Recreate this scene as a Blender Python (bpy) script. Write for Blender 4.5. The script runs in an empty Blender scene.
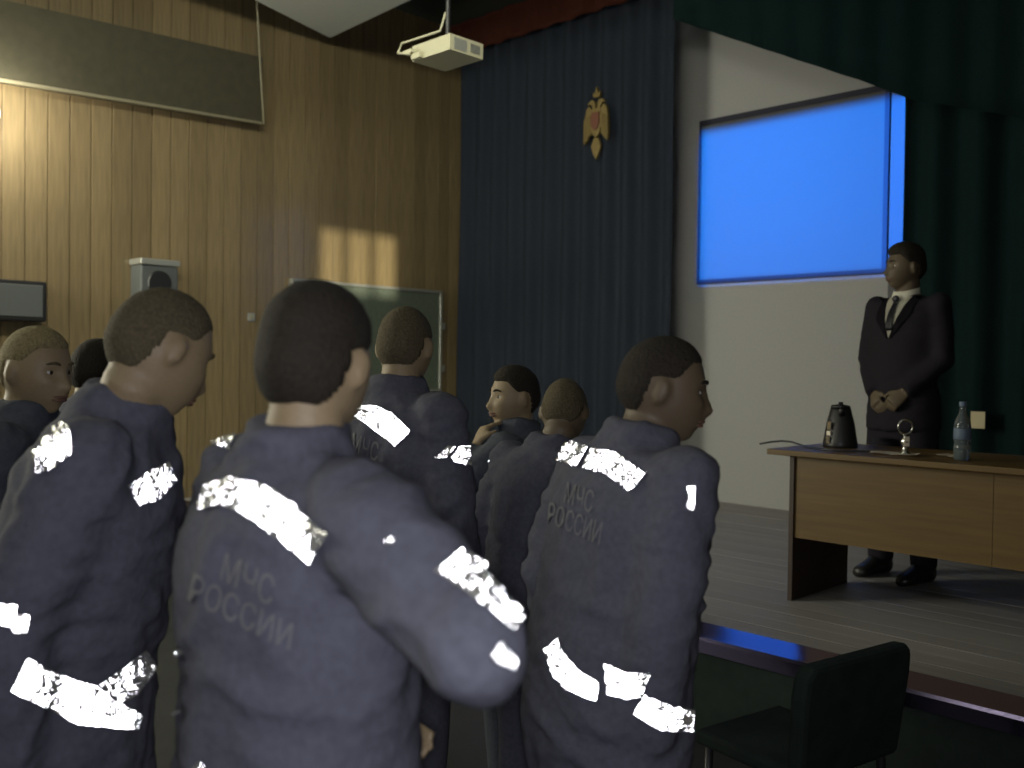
import bpy, bmesh, math, random
from mathutils import Vector, Matrix, Euler, noise
from mathutils.bvhtree import BVHTree
random.seed(7)
R = math.radians
S2 = math.sqrt(0.5)
C = bpy.context.scene.collection
scn = bpy.context.scene

# ------------------------------------------------------------------ camera
CAM_Z = 1.65
F = 960.0
CAM = Vector((0, 0, CAM_Z))
fwd0 = Vector((-S2, S2, 0)); right0 = Vector((S2, S2, 0)); up0 = Vector((0, 0, 1))
pitch = math.atan(19 / F)
fwd = (fwd0 * math.cos(pitch) - up0 * math.sin(pitch)).normalized()
up = right0.cross(fwd).normalized()
roll = R(0.8)
rt = right0 * math.cos(roll) + up * math.sin(roll)
up = rt.cross(fwd).normalized()
cam_data = bpy.data.cameras.new('camera')
cam_data.sensor_width = 36; cam_data.lens = F / 1024 * 36
cam_data.clip_start = 0.05; cam_data.clip_end = 60
cam_data.dof.use_dof = True; cam_data.dof.focus_distance = 3.2; cam_data.dof.aperture_fstop = 2.8
cam = bpy.data.objects.new('camera', cam_data); C.objects.link(cam)
M = Matrix((rt, up, -fwd)).transposed().to_4x4(); M.translation = CAM
cam.matrix_world = M
scn.camera = cam

def ray(px, py):
    return (fwd + rt * ((px - 512) / F) + up * ((384 - py) / F))
def at_depth(px, py, d):
    return CAM + ray(px, py) * d
def on_y(px, py, Y):
    r = ray(px, py); return CAM + r * (Y / r.y)
def on_x(px, py, X):
    r = ray(px, py); return CAM + r * (X / r.x)
def on_z(px, py, Z):
    r = ray(px, py); return CAM + r * ((Z - CAM_Z) / r.z)

# ------------------------------------------------------------------ world, lights, exposure
w = bpy.data.worlds.new('world'); scn.world = w; w.use_nodes = True
w.node_tree.nodes['Background'].inputs[0].default_value = (0.5, 0.55, 0.5, 1)
w.node_tree.nodes['Background'].inputs[1].default_value = 0.02
scn.view_settings.view_transform = 'Standard'; scn.view_settings.look = 'None'
scn.view_settings.gamma = 1; scn.view_settings.use_curve_mapping = False
scn.view_settings.exposure = 0.0
scn.cycles.caustics_reflective = False
scn.cycles.caustics_refractive = False
scn.cycles.sample_clamp_indirect = 60
scn.cycles.glossy_bounces = 6

def area(name, loc, target, sx, sy, power, color, spread=180):
    l = bpy.data.lights.new(name, 'AREA'); l.shape = 'RECTANGLE'; l.size = sx; l.size_y = sy
    l.energy = power; l.color = color; l.spread = R(spread)
    o = bpy.data.objects.new(name, l); C.objects.link(o); o.location = loc
    o.rotation_euler = (Vector(target) - Vector(loc)).to_track_quat('-Z', 'Y').to_euler()
    return o
# daylight of the hall's window bay, left of the frame
area('window_light', (-7.2, -0.6, 2.6), (-3.0, 3.6, 1.6), 2.2, 2.0, 270, (0.97, 0.95, 0.76))
# added fill lights, unseen: ambient from behind, and one for the plank wall
area('hall_fill', (-3.5, -2.5, 4.4), (-4.5, 2.5, 1.0), 2.0, 0.5, 32, (0.97, 0.95, 0.76))
area('hall_fill', (-2.6, 1.6, 4.45), (-7.6, 4.6, 2.0), 1.6, 0.5, 62, (0.97, 0.95, 0.76), 110)
# added low light, cut by an unseen made-up window into the bright plank patch
SUN_DIR = Vector((-1.0, 0.576, -0.1186)).normalized()
sn = bpy.data.lights.new('patch_sun', 'SUN'); sn.energy = 5.0; sn.color = (1.0, 0.92, 0.68); sn.angle = R(0.6)
sno = bpy.data.objects.new('patch_sun', sn); C.objects.link(sno); sno.location = (8, -4, 6)
sno.rotation_euler = SUN_DIR.to_track_quat('-Z', 'Y').to_euler()
# the phone's own flash, beside the lens; its light comes back from the prismatic tapes
fl = bpy.data.lights.new('flash', 'AREA'); fl.shape = 'DISK'; fl.size = 0.09; fl.energy = 18; fl.color = (0.93, 0.93, 1.0)
flo = bpy.data.objects.new('flash', fl); C.objects.link(flo)
FM = M.copy(); FM.translation = CAM - fwd * 0.012
flo.matrix_world = FM

# ------------------------------------------------------------------ helpers
def tag(o, label=None, cat=None, group=None, kind=None):
    if label: o['label'] = label
    if cat: o['category'] = cat
    if group: o['group'] = group
    if kind: o['kind'] = kind
    return o
def empty(name, loc=(0, 0, 0), rz=0, parent=None):
    o = bpy.data.objects.new(name, None); C.objects.link(o); o.empty_display_size = 0.05
    o.location = loc; o.rotation_euler = (0, 0, rz); o.parent = parent
    return o
def link(name, me, mat=None, parent=None, smooth=False):
    if mat is not None:
        me.materials.clear()
        for m in (mat if isinstance(mat, (list, tuple)) else [mat]): me.materials.append(m)
    o = bpy.data.objects.new(name, me); C.objects.link(o); o.parent = parent
    if smooth:
        me.polygons.foreach_set('use_smooth', [True] * len(me.polygons))
    return o
def obj(name, bm, mat=None, parent=None, smooth=False, bevel=0):
    bmesh.ops.recalc_face_normals(bm, faces=bm.faces)
    me = bpy.data.meshes.new(name); bm.to_mesh(me); bm.free()
    o = link(name, me, mat, parent, smooth)
    if bevel:
        b = o.modifiers.new('bevel', 'BEVEL'); b.width = bevel; b.segments = 2; b.limit_method = 'ANGLE'
    return o
def box(bm, lo, hi, mtx=None):
    x0, y0, z0 = lo; x1, y1, z1 = hi
    vs = [Vector(p) for p in ((x0,y0,z0),(x1,y0,z0),(x1,y1,z0),(x0,y1,z0),(x0,y0,z1),(x1,y0,z1),(x1,y1,z1),(x0,y1,z1))]
    if mtx is not None: vs = [mtx @ v for v in vs]
    v = [bm.verts.new(p) for p in vs]
    for f in ((0,3,2,1),(4,5,6,7),(0,1,5,4),(1,2,6,5),(2,3,7,6),(3,0,4,7)):
        bm.faces.new([v[i] for i in f])
def rings(bm, rr, cap=True):
    """loft a list of rings (lists of Vectors, all the same length)"""
    vv = [[bm.verts.new(p) for p in r] for r in rr]
    n = len(vv[0])
    for a, b in zip(vv, vv[1:]):
        for i in range(n):
            bm.faces.new((a[i], a[(i + 1) % n], b[(i + 1) % n], b[i]))
    if cap:
        bm.faces.new(list(reversed(vv[0]))); bm.faces.new(vv[-1])
def tube(bm, pts, rad, seg=14, flat=None, cap=True):
    """tube through pts with radii; flat = (axis vector, factor) squashes it"""
    pts = [Vector(p) for p in pts]
    rr = []
    prev = None
    for i, p in enumerate(pts):
        d = (pts[min(i + 1, len(pts) - 1)] - pts[max(i - 1, 0)]).normalized()
        if prev is None:
            h = Vector((0, 0, 1)) if abs(d.z) < 0.9 else Vector((1, 0, 0))
            if flat: h = flat[0]
            a = (h - d * h.dot(d)).normalized()
        else:
            a = (prev - d * prev.dot(d)).normalized()
        prev = a; b = d.cross(a)
        r = rad[i] if isinstance(rad, (list, tuple)) else rad
        k = flat[1] if flat else 1
        rr.append([p + a * (math.cos(2 * math.pi * j / seg) * r * k) + b * (math.sin(2 * math.pi * j / seg) * r) for j in range(seg)])
    rings(bm, rr, cap)
def ball(bm, c, r, u=14, v=10, mtx=None):
    if not isinstance(r, (list, tuple)): r = (r, r, r)
    m = Matrix.Translation(Vector(c))
    if mtx is not None: m = m @ mtx
    m = m @ Matrix.Diagonal((r[0], r[1], r[2], 1))
    bmesh.ops.create_uvsphere(bm, u_segments=u, v_segments=v, radius=1, matrix=m)
def lathe(bm, prof, seg=24, c=(0, 0, 0)):
    c = Vector(c)
    rr = [[c + Vector((math.cos(2 * math.pi * j / seg) * r, math.sin(2 * math.pi * j / seg) * r, z)) for j in range(seg)] for r, z in prof]
    rings(bm, rr)
def prism(bm, pts, d0, d1, fn):
    """polygon pts (2-D) extruded from d0 to d1; fn(u, v, d) -> Vector"""
    a = [bm.verts.new(fn(u, v, d0)) for u, v in pts]; b = [bm.verts.new(fn(u, v, d1)) for u, v in pts]
    n = len(pts)
    bm.faces.new(a); bm.faces.new(list(reversed(b)))
    for i in range(n): bm.faces.new((a[i], b[i], b[(i + 1) % n], a[(i + 1) % n]))
def remesh(bm, voxel, it=2, fac=0.6, decim=None):
    bmesh.ops.recalc_face_normals(bm, faces=bm.faces)
    me = bpy.data.meshes.new('tmp'); bm.to_mesh(me); bm.free()
    o = bpy.data.objects.new('tmp', me); C.objects.link(o)
    m = o.modifiers.new('r', 'REMESH'); m.mode = 'VOXEL'; m.voxel_size = voxel; m.adaptivity = 0
    if it:
        s = o.modifiers.new('s', 'SMOOTH'); s.iterations = it; s.factor = fac
    if decim:
        d = o.modifiers.new('d', 'DECIMATE'); d.ratio = decim
    dg = bpy.context.evaluated_depsgraph_get()
    out = bpy.data.meshes.new_from_object(o.evaluated_get(dg))
    bpy.data.objects.remove(o); bpy.data.meshes.remove(me)
    return out

# ------------------------------------------------------------------ materials
def mat(name, col, rough=0.6, metal=0.0, bump=0.0, scale=40, var=0.0, spec=0.5, coat=0.0, obj_var=0.0, stretch=None, dist=0.01):
    m = bpy.data.materials.new(name); m.use_nodes = True
    nt = m.node_tree; b = nt.nodes['Principled BSDF']
    b.inputs['Base Color'].default_value = (*col, 1); b.inputs['Roughness'].default_value = rough
    b.inputs['Metallic'].default_value = metal; b.inputs['Specular IOR Level'].default_value = spec
    b.inputs['Coat Weight'].default_value = coat; b.inputs['Coat Roughness'].default_value = 0.12
    if bump or var or obj_var:
        tc = nt.nodes.new('ShaderNodeTexCoord'); mp = nt.nodes.new('ShaderNodeMapping')
        nt.links.new(tc.outputs['Object'], mp.inputs['Vector'])
        if stretch: mp.inputs['Scale'].default_value = stretch
        n = nt.nodes.new('ShaderNodeTexNoise'); n.inputs['Scale'].default_value = scale; n.inputs['Detail'].default_value = 5
        nt.links.new(mp.outputs['Vector'], n.inputs['Vector'])
        if bump:
            bp = nt.nodes.new('ShaderNodeBump'); bp.inputs['Strength'].default_value = bump; bp.inputs['Distance'].default_value = dist
            nt.links.new(n.outputs['Fac'], bp.inputs['Height']); nt.links.new(bp.outputs['Normal'], b.inputs['Normal'])
        if var or obj_var:
            mr = nt.nodes.new('ShaderNodeMapRange'); mr.inputs['From Min'].default_value = 0.3; mr.inputs['From Max'].default_value = 0.7
            mr.inputs['To Min'].default_value = 1 - var; mr.inputs['To Max'].default_value = 1 + var
            nt.links.new(n.outputs['Fac'], mr.inputs['Value'])
            val = mr.outputs['Result']
            if obj_var:
                oi = nt.nodes.new('ShaderNodeObjectInfo'); m2 = nt.nodes.new('ShaderNodeMapRange')
                m2.inputs['To Min'].default_value = 1 - obj_var; m2.inputs['To Max'].default_value = 1 + obj_var
                nt.links.new(oi.outputs['Random'], m2.inputs['Value'])
                mu = nt.nodes.new('ShaderNodeMath'); mu.operation = 'MULTIPLY'
                nt.links.new(val, mu.inputs[0]); nt.links.new(m2.outputs['Result'], mu.inputs[1]); val = mu.outputs[0]
            vm = nt.nodes.new('ShaderNodeVectorMath'); vm.operation = 'SCALE'; vm.inputs[0].default_value = col
            nt.links.new(val, vm.inputs['Scale']); nt.links.new(vm.outputs['Vector'], b.inputs['Base Color'])
    return m
def emit(name, col, strength):
    m = bpy.data.materials.new(name); m.use_nodes = True; nt = m.node_tree
    nt.nodes.remove(nt.nodes['Principled BSDF']); e = nt.nodes.new('ShaderNodeEmission')
    e.inputs[0].default_value = (*col, 1); e.inputs[1].default_value = strength
    nt.links.new(e.outputs[0], nt.nodes['Material Output'].inputs[0]); return m
def tape_material():
    m = bpy.data.materials.new('prismatic_tape'); m.use_nodes = True; nt = m.node_tree
    nt.nodes.remove(nt.nodes['Principled BSDF'])
    g = nt.nodes.new('ShaderNodeBsdfGlossy'); g.inputs['Roughness'].default_value = 0.0; g.inputs['Color'].default_value = (0.97, 0.97, 0.97, 1)
    d = nt.nodes.new('ShaderNodeBsdfDiffuse'); d.inputs['Color'].default_value = (0.8, 0.8, 0.8, 1)
    mx = nt.nodes.new('ShaderNodeMixShader'); mx.inputs[0].default_value = 0.15
    nt.links.new(g.outputs[0], mx.inputs[1]); nt.links.new(d.outputs[0], mx.inputs[2])
    nt.links.new(mx.outputs[0], nt.nodes['Material Output'].inputs[0]); return m
MT = tape_material()
m_plank = mat('varnished_plank', (0.215, 0.162, 0.085), 0.36, bump=0.08, scale=6, var=0.18, coat=0.35, obj_var=0.16, stretch=(6, 6, 0.5))
m_backing = mat('dark_backing', (0.10, 0.07, 0.033), 0.8)
m_plaster = mat('white_plaster', (0.35, 0.35, 0.345), 0.9, bump=0.1, scale=60, var=0.04)
m_ceiling = mat('ceiling_paint', (0.42, 0.44, 0.40), 0.9, bump=0.05, scale=30, var=0.03)
m_black = mat('black_stage_paint', (0.022, 0.028, 0.022), 0.9, bump=0.1, scale=20)
m_curtain = mat('navy_curtain', (0.050, 0.062, 0.086), 0.95, bump=0.2, scale=120, var=0.15, spec=0.1)
m_wing = mat('black_green_curtain', (0.015, 0.037, 0.037), 0.95, bump=0.2, scale=120, var=0.15, spec=0.1)
m_red = mat('dark_red_cloth', (0.11, 0.036, 0.026), 0.9, bump=0.2, scale=90, var=0.2, spec=0.1)
m_stage = mat('stage_boards', (0.25, 0.24, 0.235), 0.6, bump=0.08, scale=5, var=0.10, obj_var=0.07, stretch=(0.6, 8, 8))
m_stagefront = mat('dark_stage_front', (0.014, 0.022, 0.019), 0.85, bump=0.1, scale=14, var=0.2, spec=0.2)
m_floor = mat('hall_linoleum', (0.018, 0.020, 0.022), 0.6, bump=0.05, scale=10, var=0.2)
m_nose = mat('polished_edge', (0.22, 0.19, 0.34), 0.14, metal=1.0, bump=0.02, scale=60)
m_oldwall = mat('hall_paint', (0.30, 0.26, 0.17), 0.9, bump=0.08, scale=30)
m_pelmet = mat('olive_pelmet', (0.055, 0.05, 0.028), 0.7, bump=0.1, scale=12, var=0.15)
m_edge = mat('pale_edge', (0.22, 0.20, 0.13), 0.6)
m_screen = mat('screen_cloth', (0.095, 0.095, 0.095), 0.9, bump=0.02, scale=200)
m_spill = mat('grey_spill_cloth', (0.11, 0.11, 0.12), 0.9, bump=0.1, scale=90)
m_frame = mat('black_screen_border', (0.012, 0.012, 0.03), 0.7)
m_board = mat('green_chalkboard', (0.11, 0.135, 0.105), 0.5, bump=0.03, scale=40, var=0.15)
m_alu = mat('aluminium', (0.45, 0.46, 0.42), 0.4, metal=0.6)
m_ivory = mat('ivory_plastic', (0.40, 0.385, 0.27), 0.45, bump=0.02, scale=80)
m_dark = mat('dark_plastic', (0.018, 0.018, 0.02), 0.4)
m_greybox = mat('grey_plastic', (0.10, 0.11, 0.11), 0.5)
m_gold = mat('old_gold', (0.22, 0.165, 0.06), 0.5, metal=0.3, bump=0.2, scale=60, var=0.2)
m_rust = mat('red_enamel', (0.16, 0.06, 0.035), 0.5, bump=0.1, scale=60)
m_table = mat('oak_veneer', (0.115, 0.068, 0.018), 0.45, bump=0.04, scale=5, var=0.15, stretch=(0.6, 6, 8))
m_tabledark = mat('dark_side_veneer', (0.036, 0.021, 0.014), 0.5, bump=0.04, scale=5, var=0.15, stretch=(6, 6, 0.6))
m_paper = mat('paper', (0.75, 0.68, 0.55), 0.8)
m_cream = mat('cream_card', (0.55, 0.48, 0.30), 0.7)
m_chrome = mat('chrome', (0.8, 0.8, 0.8), 0.12, metal=1.0)
m_plasticglass = mat('clear_bottle', (0.5, 0.6, 0.65), 0.05)
m_plasticglass.node_tree.nodes['Principled BSDF'].inputs['Transmission Weight'].default_value = 0.85
m_label = mat('blue_bottle_label', (0.10, 0.14, 0.2), 0.6)
m_jacket = mat('navy_uniform_cloth', (0.078, 0.080, 0.104), 0.9, bump=0.25, scale=70, var=0.12, spec=0.15)  # lifted from near black, veiling glare put into the cloth colour
m_jacket2 = mat('dark_uniform_cloth', (0.060, 0.066, 0.082), 0.9, bump=0.25, scale=70, var=0.12, spec=0.15)
m_boot = mat('black_leather', (0.012, 0.012, 0.012), 0.4)
m_print = mat('grey_print', (0.118, 0.118, 0.125), 0.85)
m_skin = mat('fair_skin', (0.235, 0.175, 0.100), 0.6, bump=0.05, scale=150, var=0.05)
m_skin2 = mat('dimmed_skin', (0.105, 0.077, 0.046), 0.6, bump=0.05, scale=150, var=0.05)  # both skins darkened to keep faces dim under the flash
m_lip = mat('lip_skin', (0.13, 0.065, 0.048), 0.5)
m_eye = mat('eye_white', (0.5, 0.48, 0.45), 0.3)
m_iris = mat('dark_iris', (0.02, 0.015, 0.01), 0.2)
m_hair = mat('dark_brown_hair', (0.022, 0.018, 0.013), 0.8, bump=0.6, scale=160, var=0.3, spec=0.2)
m_hair_b = mat('brown_cropped_hair', (0.085, 0.07, 0.042), 0.85, bump=0.6, scale=160, var=0.3, spec=0.2)
m_hair_l = mat('fair_cropped_hair', (0.20, 0.165, 0.085), 0.85, bump=0.6, scale=160, var=0.3, spec=0.2)
m_suit = mat('black_suit_wool', (0.014, 0.012, 0.017), 0.85, bump=0.15, scale=120, spec=0.2)
m_shirt = mat('white_shirt', (0.62, 0.60, 0.50), 0.7, bump=0.1, scale=60)
m_tie = mat('dark_tie', (0.012, 0.012, 0.02), 0.5)
m_lamp = emit('lamp_globe', (1.0, 0.95, 0.78), 3.0)

# ------------------------------------------------------------------ the hall
XL, XR, YB, YF = -7.6, 4.2, 7.1, -6.0
SY, SZ = 3.55, 0.5                       # stage front and stage height
ZH, ZS = 4.6, 5.15                       # hall ceiling, stage ceiling
bm = bmesh.new(); box(bm, (XL, YF, -0.1), (XR, SY + 0.1, 0.0)); tag(obj('floor', bm, m_floor), kind='structure')
bm = bmesh.new(); box(bm, (XL - 0.15, YF, 0), (XL - 0.03, YB + 0.2, ZS)); wl = tag(obj('wall_left', bm, m_backing), kind='structure')
pw = 0.16
y = YF; protos = []
for k in range(3):
    bm = bmesh.new(); box(bm, (0, 0.0015, 0), (0.03, pw - 0.0025, ZS)); bmesh.ops.bevel(bm, geom=[e for e in bm.edges if abs((e.verts[0].co - e.verts[1].co).z) > 1], offset=0.004, segments=2, affect='EDGES')
    me = bpy.data.meshes.new('plank'); bm.to_mesh(me); bm.free(); me.materials.append(m_plank); protos.append(me)
while y < YB - 0.01:
    p = bpy.data.objects.new('plank', random.choice(protos)); C.objects.link(p); p.parent = wl
    p.location = (XL - 0.03 + random.uniform(-0.003, 0.003), y, 0); y += pw
bm = bmesh.new(); box(bm, (XL, YB, 0), (XR, YB + 0.15, ZS)); tag(obj('wall_stage', bm, m_plaster), kind='structure')
def back_to_wall(p): return p - SUN_DIR * ((p.x - XR) / SUN_DIR.x)
w0 = back_to_wall(on_x(318, 226, XL)); w1 = back_to_wall(on_x(396, 300, XL))
wy0, wy1, wz0, wz1 = w0.y, w1.y, w1.z, w0.z
print('WINDOW', wy0, wy1, wz0, wz1)
bm = bmesh.new()
box(bm, (XR, YF, 0), (XR + 0.03, wy0, ZS)); box(bm, (XR, wy1, 0), (XR + 0.03, YB + 0.15, ZS))
box(bm, (XR, wy0, 0), (XR + 0.03, wy1, wz0)); box(bm, (XR, wy0, wz1), (XR + 0.03, wy1, ZS))
tag(obj('wall_right', bm, m_oldwall), kind='structure')
bm = bmesh.new()
for k in range(4):
    yy = wy0 + (wy1 - wy0) * k / 3; box(bm, (XR, yy - 0.02, wz0), (XR + 0.04, yy + 0.02, wz1))
for zz in (wz0, wz1): box(bm, (XR, wy0 - 0.02, zz - 0.02), (XR + 0.04, wy1 + 0.02, zz + 0.02))
tag(obj('patch_window', bm, m_edge), kind='structure')
bm = bmesh.new(); box(bm, (XL - 0.15, YF - 0.15, 0), (XR + 0.15, YF, ZS)); tag(obj('wall_rear', bm, m_oldwall), kind='structure')
# hall ceiling (white, stops short of the stage) and dark stage ceiling
c0 = on_z(330, 38, ZH); c1 = on_z(255, 0, ZH); c2 = on_z(410, 0, ZH)
e1 = (c1 - c0).normalized(); e2 = (c2 - c0).normalized()
q = [c0, c0 + e2 * 11.4, c0 + e2 * 11.4 + Vector((0, -9.5, 0)), c0 + e1 * 9.0]
bm = bmesh.new(); prism(bm, [(p.x, p.y) for p in q], ZH, ZH + 0.08, lambda u, v, d: Vector((u, v, d)))
tag(obj('ceiling', bm, m_ceiling), kind='structure')
bm = bmesh.new(); box(bm, (XL - 0.15, YF, ZS), (XR + 0.15, YB + 0.15, ZS + 0.1)); tag(obj('ceiling', bm, m_black), kind='structure')
# stage: carcass + boards along X + polished front edge
bm = bmesh.new(); box(bm, (XL, SY + 0.02, 0), (XR, YB, SZ - 0.03)); st = tag(obj('floor_stage', bm, m_stagefront), kind='structure')
bw = 0.14; y = SY + 0.13
while y < YB - 0.01:
    bm = bmesh.new(); box(bm, (XL, y + 0.0015, SZ - 0.03), (XR, min(y + bw, YB) - 0.0015, SZ + random.uniform(-0.0015, 0.0)))
    obj('floorboard', bm, m_stage, st); y += bw
bm = bmesh.new()
pr = [(SY - 0.02, SZ - 0.09), (SY - 0.025, SZ - 0.035), (SY - 0.018, SZ - 0.022), (SY + 0.0, SZ - 0.0200), (SY + 0.13, SZ - 0.001), (SY + 0.13, SZ - 0.09)]
prism(bm, pr, XL, XR, lambda u, v, d: Vector((d, u, v)))
obj('stage_nosing', bm, m_nose, st)
# panels of the stage front
x = XL
while x < XR - 0.1:
    bm = bmesh.new(); box(bm, (x + 0.01, SY, 0.02), (min(x + 0.98, XR) - 0.01, SY + 0.02, SZ - 0.09)); obj('front_panel', bm, m_stagefront, st, bevel=0.006); x += 0.98

# pelmet on the wood wall
a = on_x(258, 56, XL + 0.16); b = on_x(262, 122, XL + 0.16); c = on_x(0, 78, XL + 0.16)
ztop, zbot, yend = a.z, b.z, b.y
pe = empty('wall_pelmet', (XL, 1.0, zbot)); tag(pe, 'long dark olive pelmet board high on the plank wall', 'pelmet')
def on_wall(u, v, d): return Vector((d, u, v))
bm = bmesh.new()
dz = (c.z - b.z) * (yend + 1.5) / (yend - c.y)
prism(bm, [(-2.5, dz), (yend - 1.0, 0), (yend - 1.0, ztop - zbot), (-2.5, ztop - zbot + dz)], 0.01, 0.16, on_wall); obj('board', bm, m_pelmet, pe)
bm = bmesh.new(); prism(bm, [(-2.5, dz - 0.02), (yend - 1.0, -0.02), (yend - 1.0, 0), (-2.5, dz)], 0.13, 0.165, on_wall); obj('lower_edge', bm, m_edge, pe)
# cord down from the ceiling at the pelmet's end
p0 = on_x(257, 0, XL + 0.25); p1 = on_x(260, 60, XL + 0.2); p2 = on_x(264, 124, XL + 0.18)
up_dir = (p0 - p1).normalized()
bm = bmesh.new(); tube(bm, [p0 + up_dir * 0.9, p0, p1, p2], 0.009, 8)
tag(obj('cord', bm, m_edge, None, True), 'pale cord hanging from the ceiling past the pelmet end', 'cord')

# wall lamp at the left edge of the view
p = on_x(-15, 112, XL + 0.12)
la = empty('wall_lamp', (XL + 0.005, p.y, p.z)); tag(la, 'glowing round wall lamp under the dark pelmet', 'lamp')
bm = bmesh.new(); ball(bm, (0.12, 0, 0), 0.095, 20, 14); obj('globe', bm, m_lamp, la, True)
bm = bmesh.new(); tube(bm, [(0.0, 0, 0), (0.012, 0, 0), (0.013, 0, 0), (0.05, 0, 0)], [0.06, 0.06, 0.025, 0.03], 16); obj('bracket', bm, m_alu, la)
l = bpy.data.lights.new('wall_lamp_light', 'POINT'); l.energy = 38; l.color = (1, 0.94, 0.78); l.shadow_soft_size = 0.1
lo = bpy.data.objects.new('wall_lamp_light', l); C.objects.link(lo); lo.location = (XL + 0.38, p.y, p.z)

# dark loudspeaker and small grey box on the wood wall
def wall_box(px0, py0, px1, py1, depth, name, m1, label, cat, detail):
    a = on_x(px0, py0, XL + depth); b = on_x(px1, py1, XL + depth)
    r = empty(name, (XL, (a.y + b.y) / 2, b.z)); tag(r, label, cat)
    hw = abs(b.y - a.y) / 2; h = a.z - b.z
    bm = bmesh.new(); box(bm, (0.003, -hw, 0), (depth, hw, h)); obj('cabinet', bm, m1, r, bevel=0.012)
    detail(r, hw, h, depth)
def speaker_detail(r, hw, h, d):
    bm = bmesh.new(); box(bm, (d, -hw + 0.03, 0.03), (d + 0.012, hw - 0.03, h - 0.03)); obj('grille', bm, m_greybox, r, bevel=0.006)
wall_box(-40, 276, 47, 322, 0.22, 'loudspeaker', m_dark, 'wide dark loudspeaker cabinet on plank wall at far left', 'loudspeaker', speaker_detail)
def small_detail(r, hw, h, d):
    bm = bmesh.new(); box(bm, (0.0, -hw - 0.01, h), (d + 0.02, hw + 0.01, h + 0.05)); obj('lid', bm, m_alu, r, bevel=0.008)
    bm = bmesh.new(); tube(bm, [(d, 0, h * 0.5), (d + 0.012, 0, h * 0.5)], [hw * 0.65, hw * 0.6], 20); obj('speaker_cone', bm, m_dark, r)
wall_box(141, 264, 178, 302, 0.2, 'wall_speaker', m_greybox, 'small grey box speaker with pale top on plank wall', 'loudspeaker', small_detail)
p = on_x(252, 317, XL + 0.02)
sw = empty('light_switch', (XL, p.y, p.z)); tag(sw, 'tiny pale switch plate on the plank wall left of the chalkboard', 'switch')
bm = bmesh.new(); box(bm, (0, -0.035, -0.035), (0.012, 0.035, 0.035)); obj('plate', bm, m_alu, sw, bevel=0.004)
bm = bmesh.new(); box(bm, (0.012, -0.012, -0.02), (0.02, 0.012, 0.02)); obj('rocker', bm, m_ivory, sw)

# chalkboard
a = on_x(292, 278, XL + 0.06); b = on_x(443, 291, XL + 0.06); c = on_x(437, 392, XL + 0.06)
by0, by1, bz0, bz1 = a.y, b.y, c.z, (a.z + b.z) / 2
bd = empty('chalkboard', (XL, (by0 + by1) / 2, bz0)); tag(bd, 'green chalkboard with pale metal frame on the plank wall', 'chalkboard')
hw = (by1 - by0) / 2; h = bz1 - bz0
bm = bmesh.new(); box(bm, (0.005, -hw + 0.02, 0.02), (0.04, hw - 0.02, h - 0.02)); obj('writing_surface', bm, m_board, bd)
for lo_, hi_ in (((0.005, -hw, 0), (0.06, hw, 0.03)), ((0.005, -hw, h - 0.03), (0.06, hw, h)), ((0.005, -hw, 0.03), (0.06, -hw + 0.03, h - 0.03)), ((0.005, hw - 0.03, 0.03), (0.06, hw, h - 0.03))):
    bm = bmesh.new(); box(bm, lo_, hi_); obj('frame_bar', bm, m_alu, bd, bevel=0.006)
for zz in (h * 0.62, h * 0.2):
    bm = bmesh.new(); box(bm, (0.005, hw, zz), (0.05, hw + 0.05, zz + 0.07)); obj('hinge', bm, m_alu, bd, bevel=0.006)
bm = bmesh.new(); box(bm, (0.06, -hw + 0.2, 0.0), (0.12, hw - 0.2, 0.015)); box(bm, (0.11, -hw + 0.2, 0.015), (0.12, hw - 0.2, 0.03)); obj('chalk_tray', bm, m_alu, bd)

# ------------------------------------------------------------------ stage curtains
def curtain(name, xs, zb, zt, Y, m, amp, wave, parent=None, seed=0, nz=6):
    """pleated cloth between x0 and x1; zb(x), zt(x) give its lower and upper edge"""
    bm = bmesh.new(); x0, x1 = xs
    n = max(8, int((x1 - x0) / wave * 10)); rows = []
    for i in range(n + 1):
        x = x0 + (x1 - x0) * i / n
        col = []
        for j in range(nz + 1):
            t = j / nz
            z = zb(x) + (zt(x) - zb(x)) * t
            ph = x / wave * 2 * math.pi + 1.3 * noise.noise(Vector((x * 1.7, seed, 0)))
            d = amp * math.sin(ph) * (1 - 0.25 * t) + amp * 0.5 * noise.noise(Vector((x * 2.2, z * 0.6, seed + 3)))
            col.append(bm.verts.new((x, Y + d, z)))
        rows.append(col)
    for a, b in zip(rows, rows[1:]):
        for j in range(nz): bm.faces.new((a[j], b[j], b[j + 1], a[j + 1]))
    bmesh.ops.solidify(bm, geom=list(bm.faces), thickness=0.006)
    return obj(name, bm, m, parent, True)
CY = 6.75
xa = on_y(457, 240, CY).x; xb = on_y(673, 240, CY).x
ta = on_y(470, 58, CY); tb = on_y(630, 10, CY)
zc = (ta.z + tb.z) / 2
cu = curtain('stage_curtain', (XL + 0.06, xb), lambda x: SZ + 0.02, lambda x: zc + 0.12, CY, m_curtain, 0.045, 0.24, seed=1, nz=10)
tag(cu, 'tall navy pleated stage curtain carrying the eagle emblem', 'curtain')
cv = curtain('curtain_pelmet', (XL + 0.02, xb + 0.02), lambda x: zc, lambda x: ZS - 0.01, CY - 0.16, m_red, 0.02, 0.3, seed=2)
tag(cv, 'dark red pelmet strip above the navy stage curtain', 'pelmet')
WY = 6.62
xw = on_y(904, 200, WY).x
cw = curtain('wing_curtain', (xw, XR - 0.05), lambda x: SZ + 0.02, lambda x: ZS - 0.02, WY, m_wing, 0.05, 0.28, seed=5, nz=10)
tag(cw, 'black wing curtain behind the man in the suit', 'curtain')
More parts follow.
